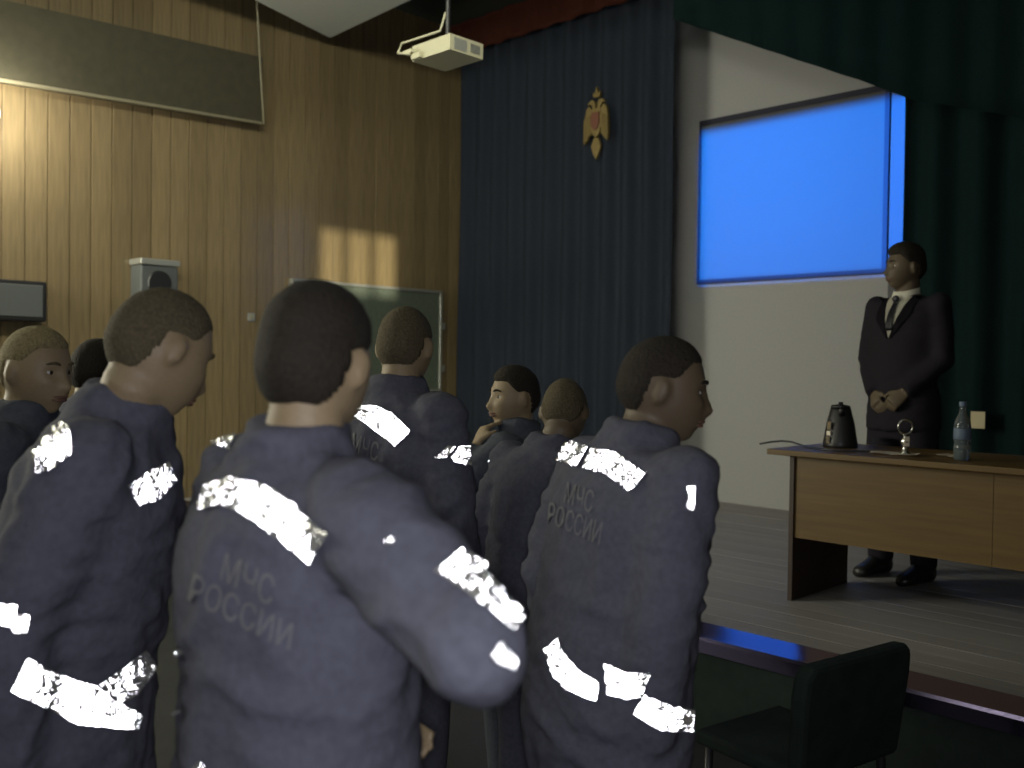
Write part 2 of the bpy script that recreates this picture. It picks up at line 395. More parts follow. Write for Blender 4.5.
bm = bmesh.new(); px0 = on_y(889.5, 180, YB - 0.03).x; box(bm, (px0, YB - 0.022, SZ), (xw + 0.35, YB - 0.004, 3.95))
mp_ = obj('spill_panel', bm, m_spill, None, bevel=0.003); tag(mp_, 'narrow dark grey panel added beside the screen to dim the projector spill', 'panel')  # added panel, keeps the projector spill from washing out
# black border cloth, cut on a slant, above the screen
BY = 6.45
k0 = on_y(675, 20, BY); k1 = on_y(868, 83, BY); k2 = on_y(912, 100, BY); k3 = on_y(1024, 118, BY)
ks = [(k0.x, k0.z), (k1.x, k1.z), (k2.x, k2.z), (k3.x, k3.z), (XR, k3.z - 0.1)]
def slant(x):
    for (ax, az), (bx, bz) in zip(ks, ks[1:]):
        if x <= bx: return az + (bz - az) * (x - ax) / (bx - ax)
    return ks[-1][1]
cb = curtain('border_curtain', (k0.x - 0.02, XR - 0.05), slant, lambda x: ZS - 0.015, BY, m_wing, 0.02, 0.3, seed=9)
tag(cb, 'black border cloth with slanting lower edge above the projection screen', 'curtain')

# ------------------------------------------------------------------ emblem on the navy curtain
EY = CY - 0.05
ec = on_y(598, 124, EY); sc = (on_y(598, 88, EY).z - on_y(598, 160, EY).z) / 2
em = empty('eagle_emblem', (ec.x, EY, ec.z)); tag(em, 'old gold double headed eagle emblem on the navy stage curtain', 'emblem')
def ef(u, v, d): return Vector((u * sc, d, v * sc))
def epart(name, polys, m, d0, d1, parent):
    bm = bmesh.new()
    for p in polys: prism(bm, p, d0, d1, ef)
    return obj(name, bm, m, parent, bevel=0.004)
body = [(-0.16, 0.42), (-0.2, 0.1), (-0.14, -0.25), (0, -0.42), (0.14, -0.25), (0.2, 0.1), (0.16, 0.42)]
epart('eagle_body', [body], m_gold, -0.035, 0.0, em)
for s in (1, -1):
    wing = [(0.14, 0.38), (0.26, 0.52), (0.36, 0.44), (0.42, 0.15), (0.44, -0.3), (0.40, -0.52), (0.30, -0.42), (0.26, -0.30), (0.18, -0.3)]
    wv = epart('wing', [[(s * u, v) for u, v in wing]], m_gold, -0.03, 0.0, em)
    for k in range(4):
        x0 = 0.20 + 0.06 * k
        epart('feather', [[(s * x0, 0.25 - 0.03 * k), (s * (x0 + 0.045), 0.24 - 0.03 * k), (s * (x0 + 0.05), -0.30 - 0.06 * k), (s * (x0 + 0.025), -0.36 - 0.06 * k), (s * (x0 + 0.005), -0.30 - 0.06 * k)]], m_gold, -0.04, -0.028, wv)
    head = [(0.02, 0.42), (0.05, 0.6), (0.14, 0.68), (0.24, 0.64), (0.33, 0.56), (0.22, 0.56), (0.16, 0.5), (0.13, 0.40)]
    epart('eagle_head', [[(s * u, v) for u, v in head]], m_gold, -0.032, 0.0, em)
epart('shield', [[(-0.14, 0.30), (0.14, 0.30), (0.15, 0.0), (0.09, -0.14), (0, -0.2), (-0.09, -0.14), (-0.15, 0.0)]], m_rust, -0.05, -0.034, em)
epart('crown', [[(-0.11, 0.72), (-0.14, 0.88), (-0.06, 0.82), (-0.025, 0.94), (-0.03, 1.0), (0.03, 1.0), (0.025, 0.94), (0.06, 0.82), (0.14, 0.88), (0.11, 0.72)]], m_gold, -0.032, 0.0, em)
epart('tail', [[(-0.08, -0.4), (-0.17, -0.62), (-0.1, -0.82), (0, -1.0), (0.1, -0.82), (0.17, -0.62), (0.08, -0.4)]], m_gold, -0.03, 0.0, em)

# ------------------------------------------------------------------ projection screen and projector
sl = on_y(698, 200, YB - 0.03).x; sr = on_y(888, 180, YB - 0.03).x
szt = (on_y(700, 122, YB - 0.03).z + on_y(870, 86, YB - 0.03).z) / 2
szb = (on_y(700, 284, YB - 0.03).z + on_y(886, 273, YB - 0.03).z) / 2
ps = empty('projection_screen', ((sl + sr) / 2, YB, szb)); tag(ps, 'blue lit projection screen with black border on white wall', 'screen')
hw = (sr - sl) / 2; h = szt - szb
bm = bmesh.new(); box(bm, (-hw, -0.02, 0), (hw, -0.005, h)); obj('screen_cloth', bm, m_screen, ps)
tb_ = 0.035
for lo_, hi_ in (((-hw, -0.03, 0), (hw, -0.0205, tb_)), ((-hw, -0.03, h - tb_ * 1.3), (hw, -0.0205, h)), ((-hw, -0.03, tb_), (-hw + 0.02, -0.0205, h - tb_ * 1.3)), ((hw - tb_, -0.03, tb_), (hw, -0.0205, h - tb_ * 1.3))):
    bm = bmesh.new(); box(bm, lo_, hi_); obj('border', bm, m_frame, ps)
# projector: lamp inside a case whose rectangular front opening frames the picture
pc = at_depth(450, 38, 5.5)            # near lower corner of its top... the corner facing the camera
PX1, PY0 = pc.x, pc.y                   # +X and -Y faces meet here
PZ0, PZ1 = at_depth(450, 49, 5.5).z, at_depth(450, 33, 5.5).z
PW, PD = 0.34, 0.26
pj = empty('ceiling_projector', (PX1 - PW / 2, PY0 + PD / 2, PZ0)); tag(pj, 'ivory projector hanging from the ceiling before the navy curtain', 'projector')
ph = PZ1 - PZ0
src = Vector((0, PD / 2 - 0.10, ph * 0.5))                       # lamp, in the projector's frame
tl = Vector((sl + 0.01, YB, szt - 0.105)); br = Vector((on_y(915, 95, YB).x, YB, szb + 0.012))
Lw = src + pj.location
def aperture(pt):
    d = pt - Lw; return Lw + d * ((pj.location.y + PD / 2 - Lw.y) / d.y) - pj.location
a0 = aperture(tl); a1 = aperture(br)
bm = bmesh.new(); wl_ = 0.008
hx, hy = PW / 2, PD / 2
box(bm, (-hx, -hy, 0), (hx, hy, wl_)); box(bm, (-hx, -hy, ph - wl_), (hx, hy, ph))
box(bm, (-hx, -hy, wl_), (-hx + wl_, hy, ph - wl_)); box(bm, (hx - wl_, -hy, wl_), (hx, hy, ph - wl_)); box(bm, (-hx + wl_, -hy, wl_), (hx - wl_, -hy + wl_, ph - wl_))
obj('case', bm, m_ivory, pj)
bm = bmesh.new()
box(bm, (-hx + wl_, hy - 0.002, wl_), (a0.x, hy, ph - wl_)); box(bm, (a1.x, hy - 0.002, wl_), (hx - wl_, hy, ph - wl_))
box(bm, (a0.x, hy - 0.002, wl_), (a1.x, hy, a1.z)); box(bm, (a0.x, hy - 0.002, a0.z), (a1.x, hy, ph - wl_))
obj('lens_mask', bm, m_dark, pj)
for k in range(7):
    bm = bmesh.new(); box(bm, (hx, -hy + 0.16 + 0.011 * k, 0.02), (hx + 0.003, -hy + 0.166 + 0.011 * k, ph - 0.02)); obj('vent_slat', bm, m_greybox, pj)
bm = bmesh.new(); box(bm, (hx, -hy + 0.03, 0.012), (hx + 0.002, -hy + 0.13, ph - 0.014)); obj('side_panel', bm, m_alu, pj)
bm = bmesh.new(); box(bm, (-hx + 0.02, -hy - 0.03, 0.0), (-hx + 0.10, -hy, 0.035)); obj('plug', bm, m_ivory, pj, bevel=0.006)
bm = bmesh.new(); box(bm, (-hx - 0.03, -hy - 0.05, 0.035), (-hx + 0.05, -hy, 0.06)); obj('plug', bm, m_ivory, pj, bevel=0.006)
bm = bmesh.new(); tube(bm, [(-hx + 0.03, -hy - 0.04, 0.03), (-hx - 0.06, -hy - 0.06, 0.05), (-hx - 0.08, -hy - 0.02, 0.12), (-hx + 0.1, 0, ph + 0.1), (-0.02, 0.0, ph + 0.2)], 0.008, 8); obj('cable', bm, m_ivory, pj, True)
bm = bmesh.new(); tube(bm, [(0, 0, ph), (0, 0, ZH - PZ0)], 0.014, 10); box(bm, (-0.06, -0.06, ph), (0.06, 0.06, ph + 0.012)); obj('ceiling_pole', bm, m_dark, pj)
l = bpy.data.lights.new('projector_beam', 'SPOT'); l.energy = 3700; l.color = (0.001, 0.205, 1.0); l.spot_size = R(64); l.spot_blend = 0; l.shadow_soft_size = 0.0015
lo = bpy.data.objects.new('projector_beam', l); C.objects.link(lo); lo.location = Lw
mid = (tl + br) / 2; lo.rotation_euler = (mid - Lw).to_track_quat('-Z', 'Z').to_euler()

# ------------------------------------------------------------------ table on the stage
tl0 = on_z(787, 600, SZ)
TX, TY = tl0.x, tl0.y; TL, TD, TH = 1.9, 0.60, 0.75
tb = empty('table', (TX, TY, SZ)); tag(tb, 'long oak veneer table on the stage with deep front panel', 'table')
bm = bmesh.new(); box(bm, (-0.10, -0.05, TH - 0.028), (TL + 0.1, TD + 0.05, TH)); obj('tabletop', bm, m_table, tb, bevel=0.004)
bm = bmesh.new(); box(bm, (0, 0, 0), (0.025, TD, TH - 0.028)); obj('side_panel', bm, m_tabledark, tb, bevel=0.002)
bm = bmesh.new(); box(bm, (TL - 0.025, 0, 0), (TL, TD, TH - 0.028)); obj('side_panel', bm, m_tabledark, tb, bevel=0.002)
for k in range(2):
    bm = bmesh.new(); box(bm, (0.025 + k * (TL / 2 - 0.025) + 0.001, 0.012, 0.315), (0.025 + (k + 1) * (TL / 2 - 0.025) - 0.001, 0.03, TH - 0.028)); obj('front_panel', bm, m_table, tb)
TT = SZ + TH
# things on it
def on_table(px, py=None, Y=None):
    r = ray(px, 450 if py is None else py)
    if Y is None: return on_z(px, py, TT)
    p = CAM + r * (Y / r.y); return Vector((p.x, Y, TT))
p = on_table(840, Y=TY + 0.36)
kt = empty('kettle', p, R(120)); tag(kt, 'black electric kettle at the left end of the stage table', 'kettle')
k = p.xy.length / F / 1.0
bm = bmesh.new(); lathe(bm, [(0.084, 0.0), (0.087, 0.012), (0.084, 0.03), (0.070, 0.12), (0.052, 0.19), (0.048, 0.20), (0.03, 0.205)], 28)
for v in bm.verts:
    if v.co.z > 0.1: v.co.x += (v.co.z - 0.1) * 0.15; v.co.z += (v.co.x) * 0.12 * (v.co.z - 0.1) / 0.1
obj('jug', bm, m_dark, kt, True)
bm = bmesh.new(); tube(bm, [(0.055, 0, 0.19), (0.105, 0, 0.205), (0.112, 0, 0.16), (0.095, 0, 0.07), (0.066, 0, 0.05)], 0.009, 10); obj('handle', bm, m_dark, kt, True)
bm = bmesh.new(); tube(bm, [(-0.035, 0, 0.17), (-0.062, 0, 0.2)], [0.02, 0.012], 10); obj('spout', bm, m_dark, kt, True)
bm = bmesh.new(); lathe(bm, [(0.05, 0.203), (0.046, 0.215), (0.012, 0.22), (0.012, 0.232)], 24, (0.014, 0, 0)); obj('lid', bm, m_dark, kt, True)
for zz, hh in ((0.022, 0.035), (0.063, 0.022), (0.092, 0.04)):
    bm = bmesh.new(); box(bm, (-0.012, -0.008, zz), (0.012, 0.0, zz + hh), Matrix.Rotation(R(-136), 4, 'Z') @ Matrix.Translation((0, -0.085 + zz * 0.10, 0))); obj('water_gauge', bm, m_chrome if hh > 0.03 else m_paper, kt)
p0 = on_table(768, Y=TY + 0.1); pts = []
for i in range(14):
    t = i / 13; x = p0.x - 0.05 + t * 0.62
    pts.append(Vector((x, TY + 0.10 + 0.06 * math.sin(t * 7) + 0.05 * t, TT + 0.007 + (0.02 * max(0, math.sin(t * 9)) if t < 0.5 else 0))))
bm = bmesh.new(); tube(bm, pts, 0.005, 8); tag(obj('cable', bm, m_dark, None, True), 'thin black cable lying along the stage table', 'cable')
p = on_table(880, 457)
for i, (lab, a, dx) in enumerate((('loose white paper sheet on the stage table beside the kettle', 0.2, 0), ('crumpled paper slip on the table nearer the man', -0.35, 0.22))):
    bm = bmesh.new(); n = 8; g = []
    sx, sy = (0.21, 0.15) if i == 0 else (0.13, 0.09)
    for u in range(n + 1):
        g.append([bm.verts.new((sx * (u / n - 0.5), sy * (v / n - 0.5), 0.004 + 0.006 * (1 + noise.noise(Vector((u * 0.4, v * 0.4, i * 5)))))) for v in range(n + 1)])
    for u in range(n):
        for v in range(n): bm.faces.new((g[u][v], g[u + 1][v], g[u + 1][v + 1], g[u][v + 1]))
    bmesh.ops.solidify(bm, geom=list(bm.faces), thickness=0.001)
    o = obj('paper_sheet', bm, m_paper, None, True); o.location = (p.x + dx, TY + 0.14 + 0.1 * i, TT); o.rotation_euler = (0, 0, a); tag(o, lab, 'paper')
# chrome ring stand
p = on_table(905, Y=TY + 0.16)
rg = empty('ring_stand', p, R(45)); tag(rg, 'small chrome stand with ring top before the man on the table', 'stand')
bm = bmesh.new(); lathe(bm, [(0.03, 0), (0.03, 0.008), (0.012, 0.02), (0.014, 0.05), (0.022, 0.065), (0.012, 0.08), (0.008, 0.1)], 20); obj('base', bm, m_chrome, rg, True)
bm = bmesh.new(); box(bm, (-0.012, -0.02, 0.045), (0.012, -0.016, 0.09)); obj('badge', bm, m_paper, rg)
bm = bmesh.new(); tube(bm, [(0.034 * math.cos(t * 2 * math.pi / 24), 0, 0.135 + 0.034 * math.sin(t * 2 * math.pi / 24)) for t in range(25)], 0.005, 8); obj('ring', bm, m_chrome, rg, True)
# water bottle
p = on_table(962, Y=TY + 0.15)
bt = empty('water_bottle', p); tag(bt, 'clear plastic water bottle with blue label on the table', 'bottle')
bm = bmesh.new(); lathe(bm, [(0.028, 0), (0.035, 0.006), (0.036, 0.06), (0.033, 0.075), (0.036, 0.09), (0.036, 0.15), (0.033, 0.175), (0.016, 0.215), (0.013, 0.235), (0.013, 0.245)], 24); obj('bottle_body', bm, m_plasticglass, bt, True)
bm = bmesh.new(); lathe(bm, [(0.0365, 0.095), (0.037, 0.096), (0.037, 0.142), (0.0365, 0.143)], 24); obj('label_band', bm, m_label, bt, True)
bm = bmesh.new(); lathe(bm, [(0.016, 0.242), (0.0165, 0.244), (0.0165, 0.262), (0.015, 0.264)], 20); obj('cap', bm, m_label, bt, True)
p = on_y(978, 420, WY - 0.075)
bm = bmesh.new(); box(bm, (-0.045, -0.004, -0.055), (0.045, 0.004, 0.055)); o = obj('card', bm, m_cream, None, bevel=0.002); o.location = p
tag(o, 'small cream card pinned on the black wing curtain', 'card')

# ------------------------------------------------------------------ dark chair before the stage
q1 = on_z(802, 668, 0.80); q2 = on_z(908, 640, 0.80)
cdir = (q2 - q1).normalized(); cw_ = (q2 - q1).length / 2
cc = (q1 + q2) / 2 + Vector((cdir.y, -cdir.x, 0)) * -0.24
ch = empty('chair', (cc.x, cc.y, 0), math.atan2(cdir.y, cdir.x)); tag(ch, 'dark padded chair standing before the stage front', 'chair')
zt = 0.80
bm = bmesh.new()
prof = [(-cw_ + 0.02, zt - 0.36), (cw_ - 0.02, zt - 0.36), (cw_, zt - 0.1), (cw_ - 0.005, zt - 0.03), (cw_ - 0.03, zt), (-cw_ + 0.03, zt), (-cw_ + 0.005, zt - 0.03), (-cw_, zt - 0.1)]
prism(bm, prof, -0.265, -0.205, lambda u, v, d: Vector((u, d - 0.10 * (v - 0.80), v))); obj('backrest', bm, m_stagefront, ch, bevel=0.018)
bm = bmesh.new(); box(bm, (-0.21, -0.2, 0.42), (0.21, 0.22, 0.47)); obj('seat', bm, m_stagefront, ch, bevel=0.015)
for sx in (-0.18, 0.18):
    bm = bmesh.new(); tube(bm, [(sx, 0.19, 0), (sx, 0.18, 0.43)], 0.014, 10); obj('leg', bm, m_dark, ch, True)
    bm = bmesh.new(); tube(bm, [(sx, -0.24, 0), (sx, -0.205, 0.44), (sx, -0.215, zt - 0.2)], 0.014, 10); obj('leg', bm, m_dark, ch, True)

# ------------------------------------------------------------------ people
def sstep(a, b, x):
    t = min(1, max(0, (x - a) / (b - a))); return t * t * (3 - 2 * t)
def g2(x, z, cx, cz, sx, sz): return math.exp(-((x - cx) / sx) ** 2 - ((z - cz) / sz) ** 2)
def head_point(d):
    x, y, z = d
    k = max(0.0, -z)
    X = 0.077 * x * (1 - 0.28 * k ** 1.4) * (1 + 0.03 * max(0, z)); Z = 0.118 * z
    if y > 0:
        Y = 0.092 * y ** 0.85 + 0.030 * k * y
        Y = min(Y, 0.098)
        m = sstep(0.15, 0.5, y)
        e = 0.024 * g2(X, Z, 0, -0.032, 0.012, 0.014) + 0.013 * g2(X, Z, 0, -0.006, 0.009, 0.022)
        for s in (-1, 1):
            e += 0.006 * g2(X, Z, s * 0.030, 0.028, 0.02, 0.009) - 0.011 * g2(X, Z, s * 0.031, 0.006, 0.014, 0.011)
            e += 0.005 * g2(X, Z, s * 0.045, -0.018, 0.018, 0.016) + 0.004 * g2(X, Z, s * 0.011, -0.036, 0.007, 0.008)
        e += 0.008 * g2(X, Z, 0, -0.062, 0.022, 0.011) - 0.005 * g2(X, Z, 0, -0.062, 0.024, 0.003) - 0.005 * g2(X, Z, 0, -0.08, 0.024, 0.006)
        e += 0.009 * g2(X, Z, 0, -0.102, 0.022, 0.013)
        Y += e * m
    else:
        Y = 0.104 * y * (1 - 0.42 * sstep(0.05, 0.9, k)) * (1 + 0.05 * max(0, z))
    return Vector((X, Y, Z))
def hairline(y):                          # lowest z of hair at this y (head frame)
    if y > 0.05: return 0.066
    if y > 0.012: return 0.020 + 0.046 * sstep(0.012, 0.06, y)
    if y > -0.028: return 0.020
    return 0.020 - 0.085 * (1 - sstep(-0.055, -0.028, y))
class Pose: pass
HEADZ = 1.662                             # head centre of the 1.78 m figure
def build_person(label, px, py, depth, top_px=None, ground=0.0, heading=0, height=1.78, lean=0, side=0, yaw=0, nod=0, tilt=0,
                 left=None, right=None, skin=None, hair=None, hair_len=0.005, top_len=0.006, cloth=None, suit=False, stance=0.10, curl=(35, 35), voxel=0.0075, neck_fwd=0.0, category='person', group=None, noface=False):
    s = height / 1.78; label_seed = px * 0.37
    skin = skin or m_skin; hair = hair or m_hair; cloth = cloth or m_jacket
    Rl = Matrix.Rotation(R(-lean), 3, 'X') @ Matrix.Rotation(R(side), 3, 'Y')
    pivot = Vector((0, 0, 0.98))
    def T(p):                             # bends the trunk above the hips
        p = Vector(p); t = sstep(0.95, 1.18, p.z)
        if t == 0: return p
        r2 = Matrix.Rotation(R(-lean * t), 3, 'X') @ Matrix.Rotation(R(side * t), 3, 'Y')
        return pivot + r2 @ (p - pivot)
    nb = T((0, -0.01, 1.50))
    Rh = Matrix.Rotation(R(yaw), 3, 'Z') @ Matrix.Rotation(R(-nod), 3, 'X') @ Matrix.Rotation(R(tilt), 3, 'Y')
    Rn = Matrix.Rotation(R(-nod * 0.5 - lean * 0.5), 3, 'X') @ Matrix.Rotation(R(side * 0.5), 3, 'Y')
    hc = nb + Rn @ Vector((0, 0.022 + neck_fwd, HEADZ - 1.522))
    Hm = Matrix.Translation(hc) @ Rh.to_4x4()
    # world position: the head centre sits on the line of sight at the wanted depth
    wp = at_depth(px, py, depth)
    hd = Matrix.Rotation(R(heading), 3, 'Z')
    off = hd @ (hc * s)
    base = Vector((wp.x - off.x, wp.y - off.y, ground))
    W = Matrix.Translation(base) @ hd.to_4x4() @ Matrix.Scale(s, 4)
    # ---- arms
    def arm(sgn, spec):
        sh = T((sgn * 0.185, -0.015, 1.445))
        el_t, wr_t, palm = spec
        el = sh + (T(el_t) - sh).normalized() * 0.29
        wr = el + (T(wr_t) - el).normalized() * 0.25
        return sh, el, wr, Vector(palm)
    left = left or ((-0.25, -0.03, 1.15), (-0.24, 0.03, 0.90), (1, 0, 0))
    right = right or ((0.25, -0.03, 1.15), (0.24, 0.03, 0.90), (-1, 0, 0))
    arms = [arm(-1, left), arm(1, right)]
    # ---- body: one continuous skin surface
    TR = [(0.80, 0.155, 0.105, 0), (0.90, 0.168, 0.115, -0.005), (1.0, 0.160, 0.108, 0), (1.10, 0.143, 0.098, 0.005), (1.22, 0.158, 0.108, 0.0), (1.34, 0.172, 0.112, -0.005), (1.42, 0.170, 0.095, -0.012), (1.47, 0.12, 0.075, -0.015), (1.50, 0.075, 0.062, -0.012)]
    bm = bmesh.new()
    def torso(bm, prof, seg=28):
        rings(bm, [[T((math.cos(2 * math.pi * j / seg) * a, yo + math.sin(2 * math.pi * j / seg) * b, z)) for j in range(seg)] for z, a, b, yo in prof])
    torso(bm, TR)
    hm = bmesh.new(); bmesh.ops.create_uvsphere(hm, u_segments=56, v_segments=44, radius=1)
    for v in hm.verts: v.co = head_point(v.co.normalized())
    tmpm = bpy.data.meshes.new('h'); hm.to_mesh(tmpm); n0 = len(bm.verts); bm.from_mesh(tmpm)
    bm.verts.ensure_lookup_table()
    for v in bm.verts[n0:]: v.co = Hm @ v.co
    for sg in (-1, 1):
        ball(bm, Hm @ Vector((sg * 0.079, -0.012, -0.004)), (0.010, 0.018, 0.030), 12, 10, Rh.to_4x4() @ Matrix.Rotation(R(sg * -22), 4, 'Z') @ Matrix.Rotation(R(-12), 4, 'X'))
    tube(bm, [nb + Vector((0, -0.005, -0.06)), nb + Vector((0, 0, 0.0)), Hm @ Vector((0, -0.022, -0.075)), Hm @ Vector((0, -0.018, -0.02))], [0.075, 0.060, 0.056, 0.05], 18)
    for i, (sh, el, wr, pn) in enumerate(arms):
        sg = -1 if i == 0 else 1
        tube(bm, [T((sg * 0.1, -0.015, 1.43)), sh, sh.lerp(el, 0.5), el, el.lerp(wr, 0.35), wr], [0.05, 0.056, 0.048, 0.040, 0.042, 0.027], 14)
        d = (wr - el).normalized(); n = (pn - d * pn.dot(d)).normalized(); b = d.cross(n)
        if i == 0: b = -b                 # b points to the thumb side
        pe_ = wr + d * 0.085
        tube(bm, [wr - d * 0.02, wr + d * 0.02, wr + d * 0.055, pe_], [0.028, 0.036, 0.042, 0.040], 14, (n, 0.38))
        cu_ = R(curl[i])
        for f, (o_, ln) in enumerate(((0.030, 0.072), (0.010, 0.082), (-0.010, 0.076), (-0.029, 0.058))):
            p = pe_ + b * o_ - d * 0.014; seg = [p]; ang = cu_ * 0.35
            for q_ in (0.42, 0.33, 0.25):
                ang += cu_ * (0.5 if q_ < 0.4 else 0.35)
                p = p + (d * math.cos(ang) + n * math.sin(ang)) * ln * q_; seg.append(p)
            tube(bm, seg, [0.0098, 0.0092, 0.0085, 0.0068], 8)
        tp = wr + d * 0.028 + b * 0.026
        tube(bm, [wr + d * 0.01 + b * 0.01, tp, tp + (d * 0.6 + b * 0.7 + n * 0.25).normalized() * 0.035, tp + (d * 0.85 + b * 0.55 + n * 0.5).normalized() * 0.065], [0.014, 0.014, 0.0105, 0.0085], 8)
    legs = []
    for sg in (-1, 1):
        hip, kn, an = Vector((sg * 0.09, 0, 0.88)), Vector((sg * (stance * 0.95), 0.012, 0.49)), Vector((sg * stance, -0.02, 0.085))
        legs.append((hip, kn, an))
        tube(bm, [hip, hip.lerp(kn, 0.5), kn, kn.lerp(an, 0.3), an], [0.082, 0.070, 0.052, 0.052, 0.036], 14)
        tube(bm, [an + Vector((0, -0.035, -0.05)), an + Vector((0, 0.03, -0.045)), an + Vector((sg * 0.01, 0.12, -0.062)), an + Vector((sg * 0.012, 0.165, -0.066))], [0.030, 0.036, 0.030, 0.018], 12)
    me = remesh(bm, voxel, 2, 0.5)
    person = link('person', me, skin, None, True)
    person.matrix_world = W
    tag(person, label, category, group)
    # ---- hair
    bm = bmesh.new(); bmesh.ops.create_uvsphere(bm, u_segments=64, v_segments=48, radius=1)
    kill = []
    for v in bm.verts:
        p = head_point(v.co.normalized()); n = Vector((p.x / 0.077 ** 2, p.y / 0.1 ** 2, p.z / 0.118 ** 2)).normalized()
        hl = hairline(p.y) + 0.004 * noise.noise(p * 60)
        if p.z < hl - 0.016: kill.append(v)
        th = hair_len + (top_len - hair_len) * sstep(0.03, 0.09, p.z)
        th = -0.007 + (th + 0.007) * sstep(hl - 0.010, hl + 0.014, p.z)
        v.co = Hm @ (p + n * (th - 0.0005 + 0.0015 * noise.noise(p * 90) * (th > 0.002)))
    bmesh.ops.delete(bm, geom=kill, context='VERTS')
    bmesh.ops.solidify(bm, geom=list(bm.faces), thickness=0.004)
    obj('hair', bm, hair, person, True)
    # ---- face
    if not noface:
        for sg in (-1, 1):
            bm = bmesh.new(); ball(bm, Hm @ Vector((sg * 0.031, head_point(Vector((0.4, 0.9, 0.05)).normalized()).y - 0.0035, 0.006)), (0.0135, 0.010, 0.0078), 12, 8, Rh.to_4x4()); ey = obj('eye', bm, m_eye, person, True)
            bm = bmesh.new(); ball(bm, Hm @ Vector((sg * 0.031, head_point(Vector((0.4, 0.9, 0.05)).normalized()).y + 0.0048, 0.006)), (0.0062, 0.003, 0.0062), 10, 8, Rh.to_4x4()); obj('iris', bm, m_iris, ey, True)
            bm = bmesh.new(); pts = []
            for t in range(6):
                x = 0.014 + 0.034 * t / 5; zz = 0.027 + 0.005 * math.sin(t / 5 * math.pi); uu = Vector((sg * x / 0.077, math.sqrt(max(0.05, 1 - (x / 0.077) ** 2 - (zz / 0.118) ** 2)), zz / 0.118))
                pts.append(Hm @ (head_point(uu.normalized()) + Vector((0, 0.0005, 0))))
            tube(bm, pts, [0.002, 0.004, 0.0045, 0.004, 0.0035, 0.0015], 8); obj('eyebrow', bm, hair if hair is not m_hair_l else m_hair_b, person, True)
        bm = bmesh.new()
        for zz, th in ((-0.0575, 0.0042), (-0.0665, 0.005)):
            pts = []
            for t in range(7):
                x = -0.023 + 0.046 * t / 6; uu = Vector((x / 0.06, math.sqrt(1 - (x / 0.06) ** 2 - (zz / 0.118) ** 2), zz / 0.118)).normalized()
                pts.append(Hm @ (head_point(uu) + Vector((0, -0.0015, 0))))
            tube(bm, pts, [0.001, th * 0.8, th, th * 0.9, th, th * 0.8, 0.001], 8)
        obj('lips', bm, m_lip, person, True)
    # ---- jacket
    bm = bmesh.new()
    if suit:
        JT = [(0.78, 0.20, 0.145, 0), (0.80, 0.205, 0.15, 0), (0.92, 0.198, 0.143, 0), (1.06, 0.180, 0.128, 0.005), (1.12, 0.178, 0.125, 0.005), (1.25, 0.195, 0.135, 0.0), (1.36, 0.205, 0.135, -0.005), (1.42, 0.198, 0.112, -0.012), (1.46, 0.162, 0.09, -0.015), (1.488, 0.10, 0.078, -0.018), (1.50, 0.078, 0.07, -0.02)]
        ar = [0.064, 0.065, 0.063, 0.056, 0.055, 0.046]
    else:
        JT = [(0.76, 0.20, 0.15, -0.005), (0.80, 0.215, 0.165, -0.005), (0.90, 0.225, 0.172, -0.008), (1.02, 0.222, 0.166, -0.008), (1.14, 0.220, 0.160, -0.008), (1.26, 0.222, 0.160, -0.01), (1.36, 0.222, 0.152, -0.015), (1.42, 0.215, 0.128, -0.018), (1.468, 0.178, 0.106, -0.02), (1.494, 0.125, 0.092, -0.018), (1.515, 0.090, 0.084, -0.014), (1.56, 0.080, 0.082, -0.008)]
        ar = [0.080, 0.082, 0.077, 0.070, 0.068, 0.050]
    torso(bm, JT, 32)
    for i, (sh, el, wr, pn) in enumerate(arms):
        sg = -1 if i == 0 else 1
        tube(bm, [T((sg * 0.10, -0.015, 1.42)), sh, sh.lerp(el, 0.5), el, el.lerp(wr, 0.4), wr], ar, 16)
        ball(bm, el, ar[3] * 1.02); ball(bm, sh, ar[1] * 0.98)
    me = remesh(bm, 0.012, 14, 0.7)
    for v in me.vertices:
        p = v.co
        q_ = Vector((p.x * 6, p.y * 6, p.z * 13 + 2 * noise.noise(p * 5)))
        f = 0.009 * noise.noise(q_) + 0.016 * (0.25 - abs(noise.noise(q_ * 1.3 + Vector((9, 3, label_seed))))) + 0.005 * noise.noise(Vector((p.x * 18 + 5, p.y * 18, p.z * 34)))
        v.co = p + v.normal * f * (0.35 if suit else 1.0)
    jk = link('jacket' if not suit else 'suit_jacket', me, cloth, person, True)
    # ---- trousers and boots
    bm = bmesh.new()
    torso(bm, [(0.74, 0.165, 0.118, 0), (0.84, 0.185, 0.132, -0.004), (0.93, 0.188, 0.134, -0.005), (1.0, 0.172, 0.12, 0)], 24)
    for hip, kn, an in legs:
        tube(bm, [hip + Vector((0, 0, 0.02)), hip.lerp(kn, 0.5), kn, kn.lerp(an, 0.5), an + Vector((0, 0.005, -0.01))], [0.102, 0.094, 0.080, 0.074, 0.066], 16)
    me = remesh(bm, 0.014, 4, 0.6)
    link('trousers', me, cloth, person, True)
    for hip, kn, an in legs:
        bm = bmesh.new(); x0 = an.x
        def bring(y, w_, z0, z1): return [Vector((x0 + w_ * math.cos(t * math.pi / 8), y, max(z0, z0 + (z1 - z0) * (0.5 + 0.5 * math.sin(t * math.pi / 8))))) for t in range(16)]
        rings(bm, [bring(-0.085, 0.02, 0.002, 0.07), bring(-0.075, 0.036, 0, 0.10), bring(-0.03, 0.043, 0, 0.13), bring(0.03, 0.045, 0, 0.115), bring(0.09, 0.05, 0, 0.08), bring(0.15, 0.046, 0, 0.06), bring(0.185, 0.026, 0.002, 0.045)])
        obj('boot' if not suit else 'shoe', bm, m_boot, person, True)
